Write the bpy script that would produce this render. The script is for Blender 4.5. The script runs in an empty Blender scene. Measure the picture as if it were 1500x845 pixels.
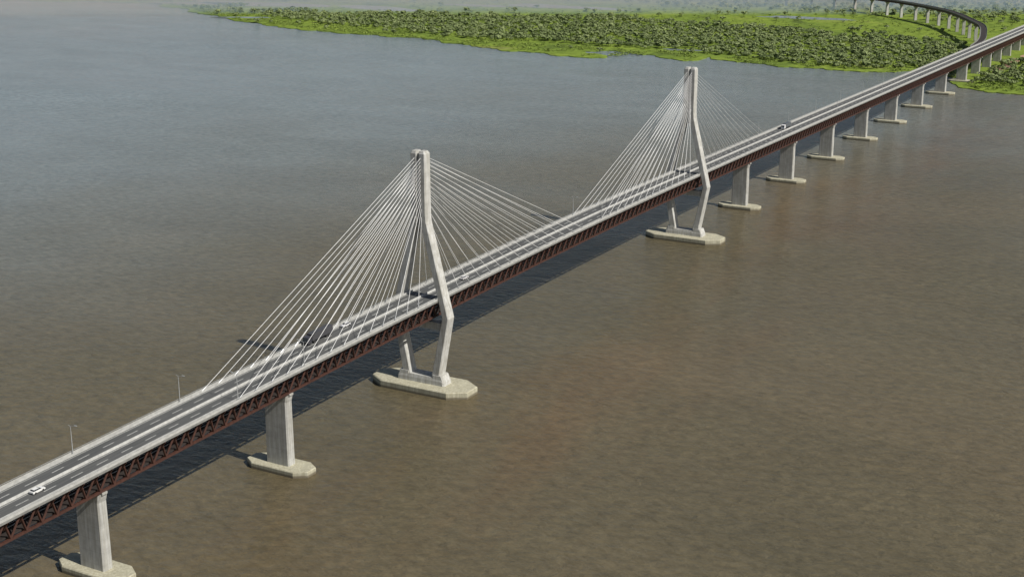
import bpy, math, random
import numpy as np
from math import sin, cos, radians, sqrt, pi
from mathutils import Vector, noise, Matrix
from mathutils.geometry import tessellate_polygon
random.seed(4); rng=np.random.default_rng(7)
S=bpy.context.scene
COL=S.collection
try:
    S.view_settings.view_transform='Standard'; S.view_settings.look='None'; S.view_settings.exposure=0
except Exception: pass

# ---------------------------------------------------------------- materials
def newmat(name):
    m=bpy.data.materials.new(name); m.use_nodes=True
    nt=m.node_tree; b=nt.nodes['Principled BSDF']
    return m,nt,b
def N(nt,t,**k):
    n=nt.nodes.new(t)
    for a,v in k.items():
        if a=='inp':
            for i,x in v.items(): n.inputs[i].default_value=x
        else: setattr(n,a,v)
    return n
def L(nt,a,b): nt.links.new(a,b)
def ramp(nt,fac,stops,interp='LINEAR'):
    r=nt.nodes.new('ShaderNodeValToRGB'); r.color_ramp.interpolation=interp
    e=r.color_ramp.elements
    while len(e)<len(stops): e.new(0.5)
    for i,(pz,c) in enumerate(stops):
        e[i].position=pz; e[i].color=(*c,1) if len(c)==3 else c
    L(nt,fac,r.inputs[0]); return r
def wpos(nt,scale=(1,1,1),rot=(0,0,0)):
    g=nt.nodes.new('ShaderNodeNewGeometry'); m=nt.nodes.new('ShaderNodeMapping')
    m.inputs['Scale'].default_value=scale; m.inputs['Rotation'].default_value=rot
    L(nt,g.outputs['Position'],m.inputs[0]); return m.outputs[0]
def noi(nt,vec,scale,detail=4,rough=.55,dist=0):
    n=N(nt,'ShaderNodeTexNoise'); n.inputs['Scale'].default_value=scale; n.inputs['Detail'].default_value=detail
    n.inputs['Roughness'].default_value=rough; n.inputs['Distortion'].default_value=dist
    L(nt,vec,n.inputs['Vector']); return n.outputs['Fac']
def mixc(nt,fac,a,b,mode='MIX'):
    m=nt.nodes.new('ShaderNodeMix'); m.data_type='RGBA'; m.blend_type=mode
    if isinstance(fac,(int,float)): m.inputs[0].default_value=fac
    else: L(nt,fac,m.inputs[0])
    for i,x in ((6,a),(7,b)):
        if isinstance(x,tuple): m.inputs[i].default_value=(*x,1)
        else: L(nt,x,m.inputs[i])
    return m.outputs[2]
def mth(nt,op,a,b=None,c=None,clamp=False):
    m=nt.nodes.new('ShaderNodeMath'); m.operation=op; m.use_clamp=clamp
    for i,x in enumerate((a,b,c)):
        if x is None: continue
        if isinstance(x,(int,float)): m.inputs[i].default_value=x
        else: L(nt,x,m.inputs[i])
    return m.outputs[0]

def simple(name,c,rough=.6,var=.15,scale=.8,metal=0):
    m,nt,b=newmat(name)
    f=noi(nt,wpos(nt),scale,5,.6)
    r=ramp(nt,f,[(.3,tuple(x*(1-var) for x in c)),(.7,tuple(min(1,x*(1+var)) for x in c))])
    L(nt,r.outputs[0],b.inputs['Base Color']); b.inputs['Roughness'].default_value=rough; b.inputs['Metallic'].default_value=metal
    return m
def concrete(name,c,waterline=False):
    m,nt,b=newmat(name)
    f=noi(nt,wpos(nt),.35,6,.6)
    r=ramp(nt,f,[(.3,tuple(x*.80 for x in c)),(.7,tuple(x*1.1 for x in c))])
    st=noi(nt,wpos(nt,(1,1,.06)),1.3,4,.6)
    s=ramp(nt,st,[(.42,(.66,.64,.58)),(.62,(1,1,1))])
    col=mixc(nt,.7,r.outputs[0],s.outputs[0],'MULTIPLY')
    g=nt.nodes.new('ShaderNodeNewGeometry'); sx=nt.nodes.new('ShaderNodeSeparateXYZ'); L(nt,g.outputs['Position'],sx.inputs[0])
    fr=mth(nt,'FRACT',mth(nt,'MULTIPLY',sx.outputs[2],.25))
    ln=mth(nt,'LESS_THAN',fr,.035)
    col=mixc(nt,mth(nt,'MULTIPLY',ln,.22),col,(.12,.12,.11))
    if waterline:
        zz=mth(nt,'ADD',sx.outputs[2],mth(nt,'MULTIPLY',f,-.8))
        w=ramp(nt,zz,[(.25,(1,1,1)),(.75,(0,0,0))])
        col=mixc(nt,mth(nt,'MULTIPLY',w.outputs[0],.8),col,(.10,.08,.05))
    L(nt,col,b.inputs['Base Color']); b.inputs['Roughness'].default_value=.85
    return m
M_conc=concrete('pylon_concrete',(.52,.52,.50))
M_pier=concrete('pier_concrete',(.45,.45,.43))
M_cap=concrete('cap_concrete',(.48,.46,.35),True)
M_deckc=simple('deck_concrete',(.19,.19,.178),.85,.25,.5)
M_par=simple('parapet_concrete',(.40,.40,.38),.8,.2,.6)
M_steel=simple('weathering_steel',(.056,.022,.015),.65,.4,.7)
M_dark=simple('lower_deck_dark',(.028,.021,.018),.8,.3,.7)
M_cable=simple('white_cable_sheath',(.76,.76,.75),.4,.04,.3)
M_paint=simple('road_paint',(.70,.70,.66),.6,.2,1.5)
M_galv=simple('galvanised_steel',(.45,.46,.46),.4,.1,2,.3)
def asphalt():
    m,nt,b=newmat('asphalt')
    f=noi(nt,wpos(nt,(.05,1.6,1)),1.0,4,.6)
    r=ramp(nt,f,[(.3,(.060,.063,.062)),(.7,(.115,.116,.112))])
    L(nt,r.outputs[0],b.inputs['Base Color']); b.inputs['Roughness'].default_value=.8
    return m
M_asph=asphalt()

def water():
    m,nt,b=newmat('river_water')
    big=noi(nt,wpos(nt,(1,1,1)),.0035,5,.6,.6)
    silt=noi(nt,wpos(nt,(.35,1,1),(0,0,.18)),.012,6,.68,.8)
    fine=noi(nt,wpos(nt,(1,.6,1),(0,0,.5)),.26,7,.78)
    mid=noi(nt,wpos(nt,(1,.5,1),(0,0,.35)),.02,5,.6,.6)
    base=ramp(nt,big,[(.3,(.098,.085,.051)),(.55,(.116,.096,.056)),(.75,(.130,.102,.058))]).outputs[0]
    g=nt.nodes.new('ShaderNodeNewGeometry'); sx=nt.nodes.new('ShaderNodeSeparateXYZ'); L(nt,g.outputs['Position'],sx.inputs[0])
    # blue-grey sky reflection painted into the base colour, growing across the river (world gradient)
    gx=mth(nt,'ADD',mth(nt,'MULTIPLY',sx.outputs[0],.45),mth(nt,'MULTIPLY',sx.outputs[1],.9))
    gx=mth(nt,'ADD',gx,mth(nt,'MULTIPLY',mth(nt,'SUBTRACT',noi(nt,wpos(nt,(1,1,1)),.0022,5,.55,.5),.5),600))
    sheen=nt.nodes.new('ShaderNodeMapRange'); sheen.interpolation_type='SMOOTHSTEP'
    L(nt,gx,sheen.inputs[0]); sheen.inputs[1].default_value=0; sheen.inputs[2].default_value=820
    base=mixc(nt,sheen.outputs[0],base,(.198,.238,.250))
    s=ramp(nt,silt,[(.46,(0,0,0)),(.72,(1,1,1))]).outputs[0]
    d=mth(nt,'ABSOLUTE',mth(nt,'ADD',sx.outputs[1],60))
    band=mth(nt,'SUBTRACT',1,mth(nt,'DIVIDE',d,90),clamp=True)
    col=mixc(nt,mth(nt,'MULTIPLY',mth(nt,'MULTIPLY',s,band),.6),base,(.135,.080,.038))
    md=ramp(nt,mid,[(.3,(.90,.90,.90)),(.7,(1.09,1.09,1.09))]).outputs[0]
    col=mixc(nt,1,col,md,'MULTIPLY')
    fr=ramp(nt,fine,[(.28,(.62,.63,.64)),(.5,(1,1,1)),(.72,(1.36,1.35,1.33))]).outputs[0]
    col=mixc(nt,1,col,fr,'MULTIPLY')
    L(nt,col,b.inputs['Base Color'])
    patch=noi(nt,wpos(nt,(1,.5,1),(0,0,.5)),.006,4,.6,.5)
    rr=ramp(nt,patch,[(.35,(.12,)*3),(.65,(.24,)*3)]).outputs[0]
    L(nt,rr,b.inputs['Roughness']); b.inputs['IOR'].default_value=1.33
    w1=noi(nt,wpos(nt,(1,.55,1),(0,0,.5)),.36,5,.62,.4)
    w2=noi(nt,wpos(nt,(1,.5,1),(0,0,.3)),.085,3,.5,.3)
    calm=ramp(nt,patch,[(.38,(.6,)*3),(.62,(1.0,)*3)]).outputs[0]
    hgt=mth(nt,'MULTIPLY',mth(nt,'ADD',mth(nt,'MULTIPLY',w1,1.05),mth(nt,'MULTIPLY',w2,.9)),calm)
    bp=nt.nodes.new('ShaderNodeBump'); bp.inputs['Strength'].default_value=.95; bp.inputs['Distance'].default_value=1.0
    L(nt,hgt,bp.inputs['Height']); L(nt,bp.outputs[0],b.inputs['Normal'])
    return m
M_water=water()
def grass():
    m,nt,b=newmat('marsh_grass')
    a=noi(nt,wpos(nt),.012,6,.62,.5); c=noi(nt,wpos(nt),.09,6,.7)
    r1=ramp(nt,a,[(.28,(.09,.125,.033)),(.42,(.155,.22,.038)),(.6,(.20,.27,.042)),(.75,(.23,.245,.08))]).outputs[0]
    r2=ramp(nt,c,[(.33,(.45,.5,.45)),(.58,(1.1,1.1,1.05))]).outputs[0]
    col=mixc(nt,.8,r1,r2,'MULTIPLY')
    L(nt,col,b.inputs['Base Color']); b.inputs['Roughness'].default_value=.95
    b.inputs['Specular IOR Level'].default_value=.1
    bp=nt.nodes.new('ShaderNodeBump'); bp.inputs['Strength'].default_value=.6; bp.inputs['Distance'].default_value=1.5
    L(nt,noi(nt,wpos(nt),.35,4,.7),bp.inputs['Height']); L(nt,bp.outputs[0],b.inputs['Normal'])
    return m
M_grass=grass()
def leaves(name,lo,hi):
    m,nt,b=newmat(name)
    at=nt.nodes.new('ShaderNodeAttribute'); at.attribute_name='tint'
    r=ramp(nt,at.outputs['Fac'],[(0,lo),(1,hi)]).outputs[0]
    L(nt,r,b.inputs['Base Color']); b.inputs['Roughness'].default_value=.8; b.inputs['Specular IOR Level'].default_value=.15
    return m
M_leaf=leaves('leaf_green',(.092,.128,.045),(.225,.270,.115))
M_soil=simple('bare_soil',(.36,.22,.15),.95,.2,.1)

# ---------------------------------------------------------------- mesh helpers
class MB:
    def __init__(s): s.v=[]; s.f=[]
    def hexa(s,P):
        o=len(s.v); s.v+= [tuple(q) for q in P]
        for f in ((0,3,2,1),(4,5,6,7),(0,1,5,4),(1,2,6,5),(2,3,7,6),(3,0,4,7)): s.f.append(tuple(o+i for i in f))
    def box(s,x0,x1,y0,y1,z0,z1):
        s.hexa([(x0,y0,z0),(x1,y0,z0),(x1,y1,z0),(x0,y1,z0),(x0,y0,z1),(x1,y0,z1),(x1,y1,z1),(x0,y1,z1)])
    def beam(s,a,b,w,h,up=Vector((0,0,1))):
        a=Vector(a); b=Vector(b); d=(b-a).normalized()
        sd=d.cross(up)
        if sd.length<1e-4: sd=d.cross(Vector((0,1,0)))
        sd.normalize(); u=sd.cross(d)
        s.hexa([a-sd*w/2-u*h/2,b-sd*w/2-u*h/2,b+sd*w/2-u*h/2,a+sd*w/2-u*h/2,
                a-sd*w/2+u*h/2,b-sd*w/2+u*h/2,b+sd*w/2+u*h/2,a+sd*w/2+u*h/2])
    def rings(s,rings,caps=True):
        o=len(s.v); n=len(rings[0])
        for r in rings: s.v+=[tuple(q) for q in r]
        for i in range(len(rings)-1):
            for j in range(n):
                k=(j+1)%n; s.f.append((o+i*n+j,o+i*n+k,o+(i+1)*n+k,o+(i+1)*n+j))
        if caps:
            s.f.append(tuple(o+j for j in reversed(range(n)))); s.f.append(tuple(o+(len(rings)-1)*n+j for j in range(n)))
    def cyl(s,a,b,r0,r1=None,n=8,caps=True):
        r1=r0 if r1 is None else r1
        a=Vector(a); b=Vector(b); d=(b-a).normalized()
        u=d.orthogonal().normalized(); w=d.cross(u)
        s.rings([[a+(u*cos(t)+w*sin(t))*r0 for t in [2*pi*i/n for i in range(n)]],[b+(u*cos(t)+w*sin(t))*r1 for t in [2*pi*i/n for i in range(n)]]],caps)
    def obj(s,name,mat,parent=None,smooth=False,fixn=True):
        me=bpy.data.meshes.new(name); me.from_pydata(s.v,[],s.f)
        if fixn:
            import bmesh
            bm=bmesh.new(); bm.from_mesh(me); bmesh.ops.recalc_face_normals(bm,faces=bm.faces); bm.to_mesh(me); bm.free()
        me.materials.append(mat); ob=bpy.data.objects.new(name,me); COL.objects.link(ob)
        if parent: ob.parent=parent
        if smooth: me.polygons.foreach_set('use_smooth',[True]*len(me.polygons))
        return ob
def empty(name,loc=(0,0,0)):
    e=bpy.data.objects.new(name,None); COL.objects.link(e); e.location=loc; e.empty_display_size=1; return e

# ---------------------------------------------------------------- bridge
def zb(x):
    a=.017 if x>120 else .02
    return 31-a*(sqrt((x-120)**2+150**2)-150)
DEP=8.0
def zt(x): return zb(x)+DEP
bridge=empty('cable_stayed_bridge')
X0,X1=-470,1560
PAN=5.5
xs=[X0+PAN*i for i in range(int((X1-X0)/PAN)+1)]
def strip(mb,prof):   # prof: list of (y,dz) closed, relative to zt
    mb.rings([[(x,y,zt(x)+dz) for y,dz in prof] for x in xs])
def rect(y0,y1,z0,z1): return [(y0,z0),(y1,z0),(y1,z1),(y0,z1)]
mb=MB(); strip(mb,[(-8.45,-.75),(-7.9,-.75),(-7.6,-.35),(7.6,-.35),(7.9,-.75),(8.45,-.75),(8.45,0),(-8.45,0)]); mb.obj('deck_slab',M_deckc,bridge)
mb=MB()
for s in (-1,1):
    a,b=sorted((s*.55,s*6.95)); strip(mb,rect(a,b,.004,.03))
mb.obj('asphalt_lanes',M_asph,bridge)
mb=MB()
for s in (-1,1):
    a,b=sorted((s*8.22,s*8.44)); strip(mb,rect(a,b,0.003,.75))
    a,b=sorted((s*7.0,s*7.2)); strip(mb,[(a,.003),(b,.003),(b-.05 if s>0 else b,.7),(a if s>0 else a+.05,.7)])
strip(mb,[(-.3,.003),(.3,.003),(.1,.75),(-.1,.75)])
mb.obj('parapets',M_par,bridge)
mb=MB()
for s in (-1,1):
    for yy in (.95,6.4):
        a,b=sorted((s*yy-.07,s*yy+.07)); strip(mb,rect(a,b,.034,.038))
for x in np.arange(X0,X1-6,10.0):
    for s in (-1,1):
        y=s*3.7; mb.hexa([(x,y-.08,zt(x)+.034),(x+4.5,y-.08,zt(x+4.5)+.034),(x+4.5,y+.08,zt(x+4.5)+.034),(x,y+.08,zt(x)+.034),
                          (x,y-.08,zt(x)+.04),(x+4.5,y-.08,zt(x+4.5)+.04),(x+4.5,y+.08,zt(x+4.5)+.04),(x,y+.08,zt(x)+.04)])
mb.obj('lane_markings',M_paint,bridge)
mb=MB()
for s in (-1,1):
    strip(mb,rect(s*8.32-.05,s*8.32+.05,1.1,1.2))
    for x in xs[::1]: mb.box(x-.06,x+.06,s*8.32-.05,s*8.32+.05,zt(x)+.75,zt(x)+1.11)
mb.obj('hand_rails',M_galv,bridge)
# truss
mb=MB()
TY,BY=6.7,5.4
for s in (-1,1):
    strip(mb,rect(s*TY-.35,s*TY+.35,-1.45,-.8))
    strip(mb,rect(s*BY-.35,s*BY+.35,-DEP,-DEP+.75))
for i,x in enumerate(xs[:-1]):
    xm=x+PAN/2; x2=x+PAN
    for s in (-1,1):
        T=Vector((x,s*TY,zt(x)-1.3)); B=Vector((xm,s*BY,zb(xm)+.6)); T2=Vector((x2,s*TY,zt(x2)-1.3))
        mb.beam(T,B,.5,.6); mb.beam(B,T2,.5,.6)
        mb.beam((x,s*(TY-.5),zt(x)-3.6),(x,s*8.2,zt(x)-.9),.28,.4)
        mb.beam((x,s*TY,zt(x)-1.15),(x,s*8.3,zt(x)-.95),.28,.35)
    mb.box(x-.25,x+.25,-TY,TY,zt(x)-1.4,zt(x)-.8)
    mb.box(xm-.25,xm+.25,-BY,BY,zb(xm)+.05,zb(xm)+.65)
    mb.beam((xm,-BY,zb(xm)+.35),(xm+PAN,BY,zb(xm+PAN)+.35),.3,.3)
mb.obj('steel_truss',M_steel,bridge)
mb=MB(); strip(mb,rect(-4.6,4.6,-DEP+.8,-DEP+1.25)); mb.obj('rail_deck',M_dark,bridge)
mb=MB()
for y in (-.8,.8): strip(mb,rect(y-.06,y+.06,-DEP+1.254,-DEP+1.45))
mb.obj('railway_rails',M_galv,bridge)

# pylons
TX=[0,273]
def sect(x,y,z,wx,wy,c=.4):
    a,b=wx/2,wy/2
    return [(x-a+c,y-b,z),(x+a-c,y-b,z),(x+a,y-b+c,z),(x+a,y+b-c,z),(x+a-c,y+b,z),(x-a+c,y+b,z),(x-a,y+b-c,z),(x-a,y-b+c,z)]
for tx in TX:
    py=empty('pylon'); py.parent=bridge
    mb=MB()
    for s in (-1,1):
        R=[(6.7,5.8,5.2,3.5),(11.7,31,4.8,2.9),(2.1,69,4.4,2.9),(1.85,72,4.4,2.9),(1.85,95.6,4.2,2.8),(1.7,96.6,3.2,2.1)]
        mb.rings([sect(tx,s*y,z,wx,wy,.3) for y,z,wx,wy in R])
    mb.obj('pylon_legs',M_conc,py)
    mb=MB()
    mb.box(tx-1.3,tx+1.3,-1.2,1.2,66.0,94.8)
    mb.rings([sect(tx,0,z,3.0,w,.2) for z,w in ((25.6,20.2),(28.6,20.8))])
    mb.obj('crossbeams',M_conc,py)
    mb=MB()
    mb.rings([sect(tx,0,2.8,6.4,22.5,.8),sect(tx,0,4.6,6.2,22.0,.8),sect(tx,0,5.9,5.6,18.0,.8)])
    for s in (-1,1): mb.rings([sect(tx,s*8.3,4.0,6.0,5.6,.5),sect(tx,s*7.6,6.9,5.7,4.6,.5)])
    mb.obj('plinth',M_conc,py)
    mb=MB()
    def octa(x,hx,hy,z,cx,cy): return [(x-hx,-hy+cy,z),(x-hx+cx,-hy,z),(x+hx-cx,-hy,z),(x+hx,-hy+cy,z),(x+hx,hy-cy,z),(x+hx-cx,hy,z),(x-hx+cx,hy,z),(x-hx,hy-cy,z)]
    mb.rings([octa(tx,8.6,22.5,-3,4.6,7),octa(tx,8.6,22.5,2.6,4.6,7),octa(tx,8.3,22.2,2.9,4.5,7)])
    mb.obj('pile_cap',M_cap,py)
    mb=MB(); an=MB()
    nC=14
    for dr in (-1,1):
        L_=(122 if (tx==0)==(dr<0) else 127)
        cr=.05 if (tx>0 and dr>0) else .085
        for s in (-1,1):
            for i in range(nC):
                t=i/(nC-1); ax=tx+dr*(15+(L_-15)*t); zz=71.5+22.5*(t**.8)
                A=Vector((ax,s*7.65,zt(ax)+.2)); B=Vector((tx+dr*1.9,s*1.35,zz))
                mb.cyl(A,B,cr,cr,5,False)
                d=(B-A).normalized(); an.cyl(A-d*.6,A+d*2.4,.18,.15,6)
    mb.obj('stay_cables',M_cable,py); an.obj('cable_anchors',M_galv,py)
# piers
def pier(mbp,x,hw=4.8,ht=1.8):
    t=zb(x)-.7
    mbp.rings([sect(x,0,0,2*ht+.3,2*hw+.3,.5),sect(x,0,t-2.5,2*ht,2*hw,.5),sect(x,0,t-1.5,2*ht+.1,2*hw+.6,.5),sect(x,0,t,2*ht+.1,2*hw+1.2,.5)])
    mbp.box(x-1,x+1,-6.0,-4.6,t+.004,t+.72)
    mbp.box(x-1,x+1,4.6,6.0,t+.004,t+.72)
mbp=MB(); mbc=MB()
pxs=[-445,-357,-269,-180,-92.5]+[360+88*i for i in range(8)]
for x in pxs:
    pier(mbp,x)
    hx,hy,cx,cy=5.2,13.2,2.8,4.2
    O=lambda z,e=0:[(x-hx+e,-hy+cy,z),(x-hx+cx,-hy+e,z),(x+hx-cx,-hy+e,z),(x+hx-e,-hy+cy,z),(x+hx-e,hy-cy,z),(x+hx-cx,hy-e,z),(x-hx+cx,hy-e,z),(x-hx+e,hy-cy,z)]
    mbc.rings([O(-3),O(1.9),O(2.2,.25)])
x=1040
while x<1550:
    pier(mbp,x,4.3,1.5); x+=55
mbp.obj('concrete_piers',M_pier,bridge); mbc.obj('pier_pile_caps',M_cap,bridge)

# ---------------------------------------------------------------- curved viaduct
via=empty('curved_railway_viaduct')
cp=[(1010,3),(1070,9.5),(1130,14.5),(1199,26),(1290,46),(1360,74),(1425,103),(1480,135),(1550,192),(1600,245),(1640,305),(1662,380),(1675,470),(1700,580),(1740,700),(1790,820)]
def crom(P,n=8):
    out=[]
    for i in range(1,len(P)-2):
        a,b,c,d=[np.array(P[j],float) for j in (i-1,i,i+1,i+2)]
        for k in range(n):
            t=k/n; out.append(.5*((2*b)+(-a+c)*t+(2*a-5*b+4*c-d)*t*t+(-a+3*b-3*c+d)*t**3))
    return out
path=crom(cp)
def vz(i):
    x=path[i][0]; return 24.6-.004*max(0,x-1060)
def vstrip(mb,prof):
    rs=[]
    for i,q in enumerate(path):
        a=path[max(0,i-1)]; b=path[min(len(path)-1,i+1)]; d=(b-a)/np.linalg.norm(b-a); n=np.array([-d[1],d[0]])
        rs.append([(q[0]+n[0]*o,q[1]+n[1]*o,vz(i)+z) for o,z in prof])
    mb.rings(rs)
mb=MB(); vstrip(mb,[(-3.8,-.5),(3.8,-.5),(3.8,0),(-3.8,0)])
for s in (-1,1): vstrip(mb,rect(s*3.65-.13,s*3.65+.13,.003,.8))
mb.obj('viaduct_deck',M_deckc,via)
mb=MB()
for s in (-1,1): vstrip(mb,rect(s*2.4-.5,s*2.4+.5,-3.0,-.51))
mb.obj('viaduct_girders',M_steel,via)
mb=MB(); vstrip(mb,rect(-2.6,2.6,.004,.25)); mb.obj('ballast',M_dark,via)
mb=MB(); acc=0
for i in range(1,len(path)):
    acc+=np.linalg.norm(path[i]-path[i-1])
    if acc>34:
        acc=0; q=path[i]; d=path[i]-path[i-1]; d/=np.linalg.norm(d); n=np.array([-d[1],d[0]])
        def rr(z,a,b): return [tuple(q+d*a+n*b)+(z,),tuple(q-d*a+n*b)+(z,),tuple(q-d*a-n*b)+(z,),tuple(q+d*a-n*b)+(z,)]
        t=vz(i)-3.01
        mb.rings([rr(0,1.3,1.9),rr(t-2,1.1,1.8),rr(t-1,1.3,3.3),rr(t,1.3,3.5)])
mb.obj('viaduct_piers',M_pier,via)

# ---------------------------------------------------------------- river and land
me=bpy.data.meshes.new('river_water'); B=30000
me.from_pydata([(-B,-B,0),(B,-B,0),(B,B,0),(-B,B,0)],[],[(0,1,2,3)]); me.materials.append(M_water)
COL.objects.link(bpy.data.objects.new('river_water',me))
shore=[(300,4200),(560,2900),(779,2203),(984,1812),(1116,1575),(1165,1462),(1212,1377),(1243,1299),(1193,1201),(1131,1097),(1081,993),(1043,881),(1026,781),(1028,699),(1002,613),(983,536),(976,470),(961,410),(969,383),(994,400),(1010,434),(1031,397),(1018,344),(989,299),(1037,287),(1007,244),(992,192),(1003,151),(998,106),(1010,74),(1037,57),(1010,23),(956,3),(926,-25),(917,-52),(921,-75),(944,-239),(882,-435),(800,-900),(650,-2000)]
def fract(P,it,amp):
    for k in range(it):
        Q=[]
        for a,b in zip(P[:-1],P[1:]):
            d=sqrt((a[0]-b[0])**2+(a[1]-b[1])**2); Q.append(a)
            if d>6:
                o=random.uniform(-1,1)*min(d,60)*amp; nx,ny=(b[1]-a[1])/d,-(b[0]-a[0])/d
                Q.append(((a[0]+b[0])/2+nx*o,(a[1]+b[1])/2+ny*o))
        Q.append(P[-1]); P=Q
    return P
sh=fract(shore,4,.2)
def sheet(name,outline,z,mat,skirt=True):
    P=[Vector((a,b,z)) for a,b in outline]
    tr=tessellate_polygon([P]); n=len(P)
    v=[tuple(q) for q in P]; f=[tuple(t) for t in tr]
    if skirt:
        v+=[(q.x,q.y,-1.5) for q in P]
        for i in range(n): j=(i+1)%n; f.append((i,j,n+j,n+i))
    me=bpy.data.meshes.new(name); me.from_pydata(v,[],f)
    import bmesh
    bm=bmesh.new(); bm.from_mesh(me); bmesh.ops.recalc_face_normals(bm,faces=bm.faces)
    up=sum(fc.normal.z*fc.calc_area() for fc in bm.faces)
    if up<0: bmesh.ops.reverse_faces(bm,faces=bm.faces)
    bm.to_mesh(me); bm.free(); me.materials.append(mat)
    ob=bpy.data.objects.new(name,me); COL.objects.link(ob); return ob
sheet('ground',sh+[(2000,-9000),(28000,-28000),(28000,28000),(-9000,28000),(-4000,12000)],.7,M_grass)
def blob(cx,cy,rx,ry,rot=0,n=28,amp=.3,seed=0):
    out=[]
    for i in range(n):
        t=2*pi*i/n; r=1+amp*noise.noise(Vector((cos(t)*1.3+seed*7.1,sin(t)*1.3,seed*3.3)))*2
        x,y=cos(t)*rx*r,sin(t)*ry*r; out.append((cx+x*cos(rot)-y*sin(rot),cy+x*sin(rot)+y*cos(rot)))
    return out
PONDS=[(1300,1120,34,110,.15),(1330,940,24,90,-.1),(1075,335,9,26,.2),(1480,700,24,100,.0),(1120,1020,10,40,.4),(1500,330,16,70,.1),(1255,1220,26,70,.3),(1440,820,16,60,.2)]
for i,(cx,cy,rx,ry,ro) in enumerate(PONDS):
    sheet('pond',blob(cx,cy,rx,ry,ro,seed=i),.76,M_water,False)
sheet('bare_soil',blob(1235,-38,42,22,-.2,seed=21),.76,M_soil,False)
sheet('bare_soil',blob(1120,-16,70,6,0,seed=25),.78,M_soil,False)

# ---------------------------------------------------------------- vegetation (numpy merged)
def treevar(seed,nq,h,R,trunk=True):
    r=np.random.default_rng(seed); V=[];T=[]
    lobes=[(r.uniform(-.45,.45)*R,r.uniform(-.45,.45)*R,h*(.62+r.uniform(-.12,.18)),R*r.uniform(.45,.7)) for _ in range(5)]
    for k in range(nq):
        lx,ly,lz,lr=lobes[k%5]
        d=r.normal(size=3); d/=np.linalg.norm(d); d[2]=abs(d[2])*1.0 if r.random()<.8 else d[2]
        c=np.array([lx,ly,lz])+d*lr*np.array([1,1,.75])*r.uniform(.75,1.1)
        nn=d+r.normal(size=3)*.35; nn/=np.linalg.norm(nn)
        u=np.cross(nn,[.3,.2,1]); u/=np.linalg.norm(u); w=np.cross(nn,u); s=R*r.uniform(.18,.32)
        a=r.uniform(0,pi); u,w=u*cos(a)+w*sin(a),w*cos(a)-u*sin(a)
        for p_,q_ in ((-1,-.8),(1,-.6),(.7,1),(-.8,.7)): V.append(c+u*p_*s+w*q_*s)
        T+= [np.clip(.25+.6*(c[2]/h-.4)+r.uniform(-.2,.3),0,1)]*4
    if trunk:
        segs=[((0,0,0),(0.05*R,0,h*.5),.045*h,.03*h)]+[((.05*R,0,h*.4),(l[0],l[1],l[2]),.025*h,.012*h) for l in lobes[:3]]
        for a,b,r0,r1 in segs:
            a=np.array(a,float);b=np.array(b,float)
            for e in ((1,0),(0,1),(-1,0),(0,-1)):
                f=(-e[1],e[0]); e3=np.array([e[0],e[1],0.]);f3=np.array([f[0],f[1],0.])
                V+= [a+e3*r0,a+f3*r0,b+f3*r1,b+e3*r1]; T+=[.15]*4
    return np.array(V),np.array(T)
def pts_to_mesh(name,pts,variants,mat):
    VV=[];TT=[]
    for vi,(V,T) in enumerate(variants):
        P=pts[pts[:,4].astype(int)==vi]
        if len(P)==0: continue
        c,s=np.cos(P[:,3]),np.sin(P[:,3]); sc=P[:,2]
        X=(V[None,:,0]*c[:,None]-V[None,:,1]*s[:,None])*sc[:,None]+P[:,0][:,None]
        Y=(V[None,:,0]*s[:,None]+V[None,:,1]*c[:,None])*sc[:,None]+P[:,1][:,None]
        Z=V[None,:,2]*(sc*P[:,6])[:,None]+.7
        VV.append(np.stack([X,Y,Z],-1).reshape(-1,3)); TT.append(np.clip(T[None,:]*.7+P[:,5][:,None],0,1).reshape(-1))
    V=np.concatenate(VV).astype(np.float32); T=np.concatenate(TT).astype(np.float32)
    n=len(V); me=bpy.data.meshes.new(name); me.vertices.add(n); me.vertices.foreach_set('co',V.ravel())
    me.loops.add(n); me.loops.foreach_set('vertex_index',np.arange(n,dtype=np.int32))
    me.polygons.add(n//4); me.polygons.foreach_set('loop_start',np.arange(0,n,4,dtype=np.int32))
    try: me.polygons.foreach_set('loop_total',np.full(n//4,4,dtype=np.int32))
    except Exception: pass
    me.update(calc_edges=True)
    at=me.attributes.new('tint','FLOAT','POINT'); at.data.foreach_set('value',T)
    me.materials.append(mat); ob=bpy.data.objects.new(name,me); COL.objects.link(ob); return ob
def nz(x,y,s,o=0): return noise.fractal(Vector((x*s+o,y*s,o)),1.0,2.0,3)
lowy=[0,40,106,191,287,409,600,743,903,1076]; lowx=[1060,1040,1010,1012,1050,1072,1050,1080,1108,1175]
upy=[0,30,136,270,574,896,1076]; upx=[1180,1225,1300,1340,1355,1235,1200]
shy=[q[1] for q in sorted(shore,key=lambda q:q[1])]; shx=[q[0] for q in sorted(shore,key=lambda q:q[1])]
pa=np.array([(q[0],q[1]) for q in path])
def inland(x,y): return x>np.interp(y,shy,shx)+6
def inpond(x,y,m=1.15):
    for cx,cy,rx,ry,ro in PONDS:
        dx,dy=x-cx,y-cy; a=dx*cos(ro)+dy*sin(ro); b=-dx*sin(ro)+dy*cos(ro)
        if (a/rx)**2+(b/ry)**2<m*m: return True
    return False
def clear(x,y): return abs(y)<11 and x<1560 or np.min((pa[:,0]-x)**2+(pa[:,1]-y)**2)<64 or ((x-1235)/45)**2+((y+38)/24)**2<1 or inpond(x,y)
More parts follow.
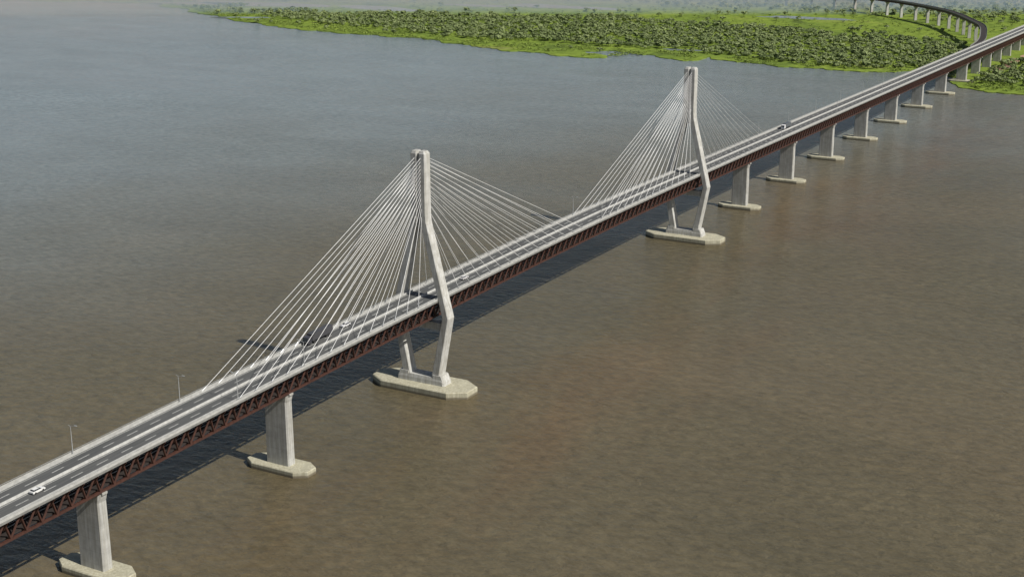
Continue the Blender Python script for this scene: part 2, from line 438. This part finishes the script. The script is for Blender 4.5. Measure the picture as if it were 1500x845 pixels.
def dens(x,y):
    if not inland(x,y): return 0
    n=nz(x,y,.012,3)
    d=.012+.10*(n>.2)
    if 20<y<1090 and np.interp(y,lowy,lowx)+20*nz(x,y,.02,8)<x<np.interp(y,upy,upx)+45*nz(x,y,.01,4): d=.97 if n>-.42 else .3
    if y<20 and 975+nz(x,y,.02)*25<x<1150: d=.95
    if y<0 and x>1280: d=.2+.4*(n>0)
    if x>1570+60*nz(x,y,.006,9): d=.75
    if 1090<=y and x>np.interp(y,shy,shx)+25: d=max(d,.5 if n>0 else .06)
    return d
pts=[]
area=[(950,1480,-330,1350,9600),(1480,1950,-500,1900,5600),(700,1480,1350,2600,2400)]
for x0,x1,y0,y1,n in area:
    sp=sqrt((x1-x0)*(y1-y0)/n)
    for gx in np.arange(x0,x1,sp):
        for gy in np.arange(y0,y1,sp):
            x=gx+random.uniform(-.5,.5)*sp; y=gy+random.uniform(-.5,.5)*sp
            if random.random()<dens(x,y) and not clear(x,y):
                pts.append((x,y,random.uniform(.6,1.12),random.uniform(0,6.28),random.randrange(6),random.uniform(-.12,.42)+.25*nz(x,y,.02,5),random.uniform(.6,.95)))
pts=np.array(pts); print('trees',len(pts))
variants=[treevar(10+i,52,h,R) for i,(h,R) in enumerate([(7,4.6),(8,4.9),(6.5,4.3),(9,4.8),(7.5,5.2),(6,4.0)])]
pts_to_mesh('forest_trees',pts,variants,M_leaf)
M_shrub=leaves('shrub_green',(.10,.15,.03),(.23,.30,.065))
sp=[]
for _ in range(13000):
    y=random.uniform(-330,1350); x=random.uniform(940,1560) if random.random()<.6 else np.interp(y,shy,shx)+random.uniform(3,60)
    if inland(x,y) and abs(y)>9 and nz(x,y,.03,1)>-.1 and not inpond(x,y,1.0):
        sp.append((x,y,random.uniform(.4,1.2),random.uniform(0,6.28),random.randrange(2),random.uniform(-.1,.5),random.uniform(.5,1.0)))
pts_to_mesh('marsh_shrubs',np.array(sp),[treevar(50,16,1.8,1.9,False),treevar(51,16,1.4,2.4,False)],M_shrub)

# ---------------------------------------------------------------- low mist over the distant flood plain
def mist():
    m=bpy.data.materials.new('mist'); m.use_nodes=True; nt=m.node_tree; nt.nodes.clear()
    o=nt.nodes.new('ShaderNodeOutputMaterial'); v=nt.nodes.new('ShaderNodeVolumeScatter')
    v.inputs['Color'].default_value=(.50,.78,1,1); v.inputs['Density'].default_value=.0095; v.inputs['Anisotropy'].default_value=0
    L(nt,v.outputs[0],o.inputs['Volume'])
    fd=Vector((cos(radians(29.2)),sin(radians(29.2)))); rt=Vector((fd.y,-fd.x)); o0=Vector((1335,705))
    prof=[(0,1.0),(0,1.5),(330,95),(5000,95),(5000,1.0)]
    mb=MB(); mb.rings([[(*(o0+fd*a+rt*w),z) for a,z in prof] for w in (-5000,5000)])
    mb.obj('mist',m)
mist()

# ---------------------------------------------------------------- street lamps
def lamp(x,s):
    e=empty('street_lamp',(x,s*7.75,zt(x)))
    mb=MB(); mb.cyl((0,0,0),(0,0,9),.14,.09,8); mb.cyl((0,0,9),(0,-s*1.8,9.5),.08,.06,6); mb.cyl((0,0,9),(0,s*.9,9.3),.08,.05,6); mb.cyl((0,0,0),(0,0,.5),.25,.22,8)
    mb.obj('pole',M_galv,e)
    mb=MB(); mb.hexa([(-.2,-s*1.7,9.42),(.2,-s*1.7,9.42),(.14,-s*2.7,9.5),(-.14,-s*2.7,9.5),(-.16,-s*1.7,9.62),(.16,-s*1.7,9.62),(.1,-s*2.7,9.64),(-.1,-s*2.7,9.64)])
    mb.obj('lamp_head',M_galv,e)
for x,s in [(-178,1),(-132,1),(-230,-1),(-122,-1),(-87,-1),(147,1),(147,-1),(410,1),(410,-1),(470,1),(530,1),(590,1),(530,-1),(650,1),(710,1),(650,-1)]: lamp(x,s)

# ---------------------------------------------------------------- vehicles
M_glass=simple('vehicle_glass',(.03,.035,.04),.1,.1,1); M_tyre=simple('tyre_rubber',(.03,.03,.03),.9,.1,1)
def place(e,x,y,flip):
    e.location=(x,y,zt(x)+.035); sl=math.atan((zt(x+2)-zt(x-2))/4); e.rotation_euler=(0,-sl if not flip else sl,pi if flip else 0)
def car(x,y,flip,c,name='car'):
    m=simple('car_paint',c,.3,.03,1); e=empty(name)
    mb=MB()
    def prof(P,hw):
        mb.rings([[(a,-w,b) for a,b in P] for w in (hw,)]+[[(a,hw,b) for a,b in P]])
    prof([(-2.15,.35),(2.15,.35),(2.2,.6),(2.1,.8),(1.1,.95),(-1.7,.98),(-2.15,.9),(-2.2,.6)],.86)
    prof([(-1.5,1.38),(.1,1.4),(.2,1.34),(-1.6,1.33)],.64)
    mb.obj('body',m,e)
    mb=MB()
    def sec(z,x0,x1,hw): return [(x0,-hw,z),(x1,-hw,z),(x1,hw,z),(x0,hw,z)]
    mb.rings([sec(.96,-1.85,1.0,.78),sec(1.34,-1.5,.3,.64)]); mb.obj('windows',M_glass,e)
    mb=MB()
    for a in (-1.35,1.35):
        for s in (-1,1): mb.cyl((a,s*.68,.33),(a,s*.9,.33),.33,.33,12)
    mb.obj('wheels',M_tyre,e); place(e,x,y,flip)
def truck(x,y,flip,c,ct,L_=12):
    e=empty('truck'); m=simple('cab_paint',c,.4,.05,1); t=simple('trailer_paint',ct,.5,.08,1)
    h=L_/2
    mb=MB(); mb.rings([[(a,w,b) for a,b in [(h-2.3,.6),(h,.6),(h+.05,1.6),(h-.3,3.0),(h-2.3,3.2)]] for w in (-1.2,1.2)]); mb.obj('cab',m,e)
    mb=MB(); mb.hexa([(h-.12,-1.05,1.75),(h+.09,-1.05,1.7),(h+.09,1.05,1.7),(h-.12,1.05,1.75),(h-.4,-1.05,2.75),(h-.2,-1.05,2.75),(h-.2,1.05,2.75),(h-.4,1.05,2.75)]); mb.obj('windscreen',M_glass,e)
    mb=MB(); mb.box(-h,h-2.6,-1.25,1.25,1.15,3.7); mb.obj('trailer_box',t,e)
    mb=MB(); mb.box(-h,h-.4,-.45,.45,.65,1.14); mb.obj('chassis',M_tyre,e)
    mb=MB()
    for a in (h-1.3,h-4,-h+1.2,-h+2.4,-h+3.6):
        for s in (-1,1): mb.cyl((a,s*.85,.5),(a,s*1.22,.5),.5,.5,12)
    mb.obj('wheels',M_tyre,e); place(e,x,y,flip)
car(-201,-2.3,False,(.72,.72,.70)); car(-45,5.2,True,(.62,.62,.62)); car(28,-2.3,False,(.66,.64,.64))
truck(-62,5.1,True,(.05,.05,.06),(.06,.06,.065),15)
truck(449,2.4,True,(.7,.7,.7),(.10,.11,.12),13)

# ---------------------------------------------------------------- light, sky, camera
tosun=Vector((-.10,-1.05,1.0)).normalized()
sd=bpy.data.lights.new('sun','SUN'); sd.energy=5.0; sd.angle=radians(.5); sd.color=(1,.955,.88)
so=bpy.data.objects.new('sun',sd); COL.objects.link(so); so.rotation_euler=tosun.to_track_quat('Z','Y').to_euler(); so.location=(0,-300,400)
w=bpy.data.worlds.new('World'); S.world=w; w.use_nodes=True; nt=w.node_tree
sk=nt.nodes.new('ShaderNodeTexSky'); sk.sky_type='NISHITA'; sk.sun_disc=False
sk.sun_elevation=math.asin(tosun.z); sk.sun_rotation=math.atan2(tosun.x,tosun.y); sk.air_density=1.0; sk.dust_density=1.5
bg=nt.nodes['Background']; L(nt,sk.outputs[0],bg.inputs[0]); bg.inputs[1].default_value=.058
cd=bpy.data.cameras.new('camera'); cd.lens=49.68; cd.sensor_width=36; cd.clip_start=1; cd.clip_end=60000
co=bpy.data.objects.new('camera',cd); COL.objects.link(co); co.location=(-450.4,-292.2,200); co.rotation_euler=(radians(73.5),0,radians(-60.8))
S.camera=co
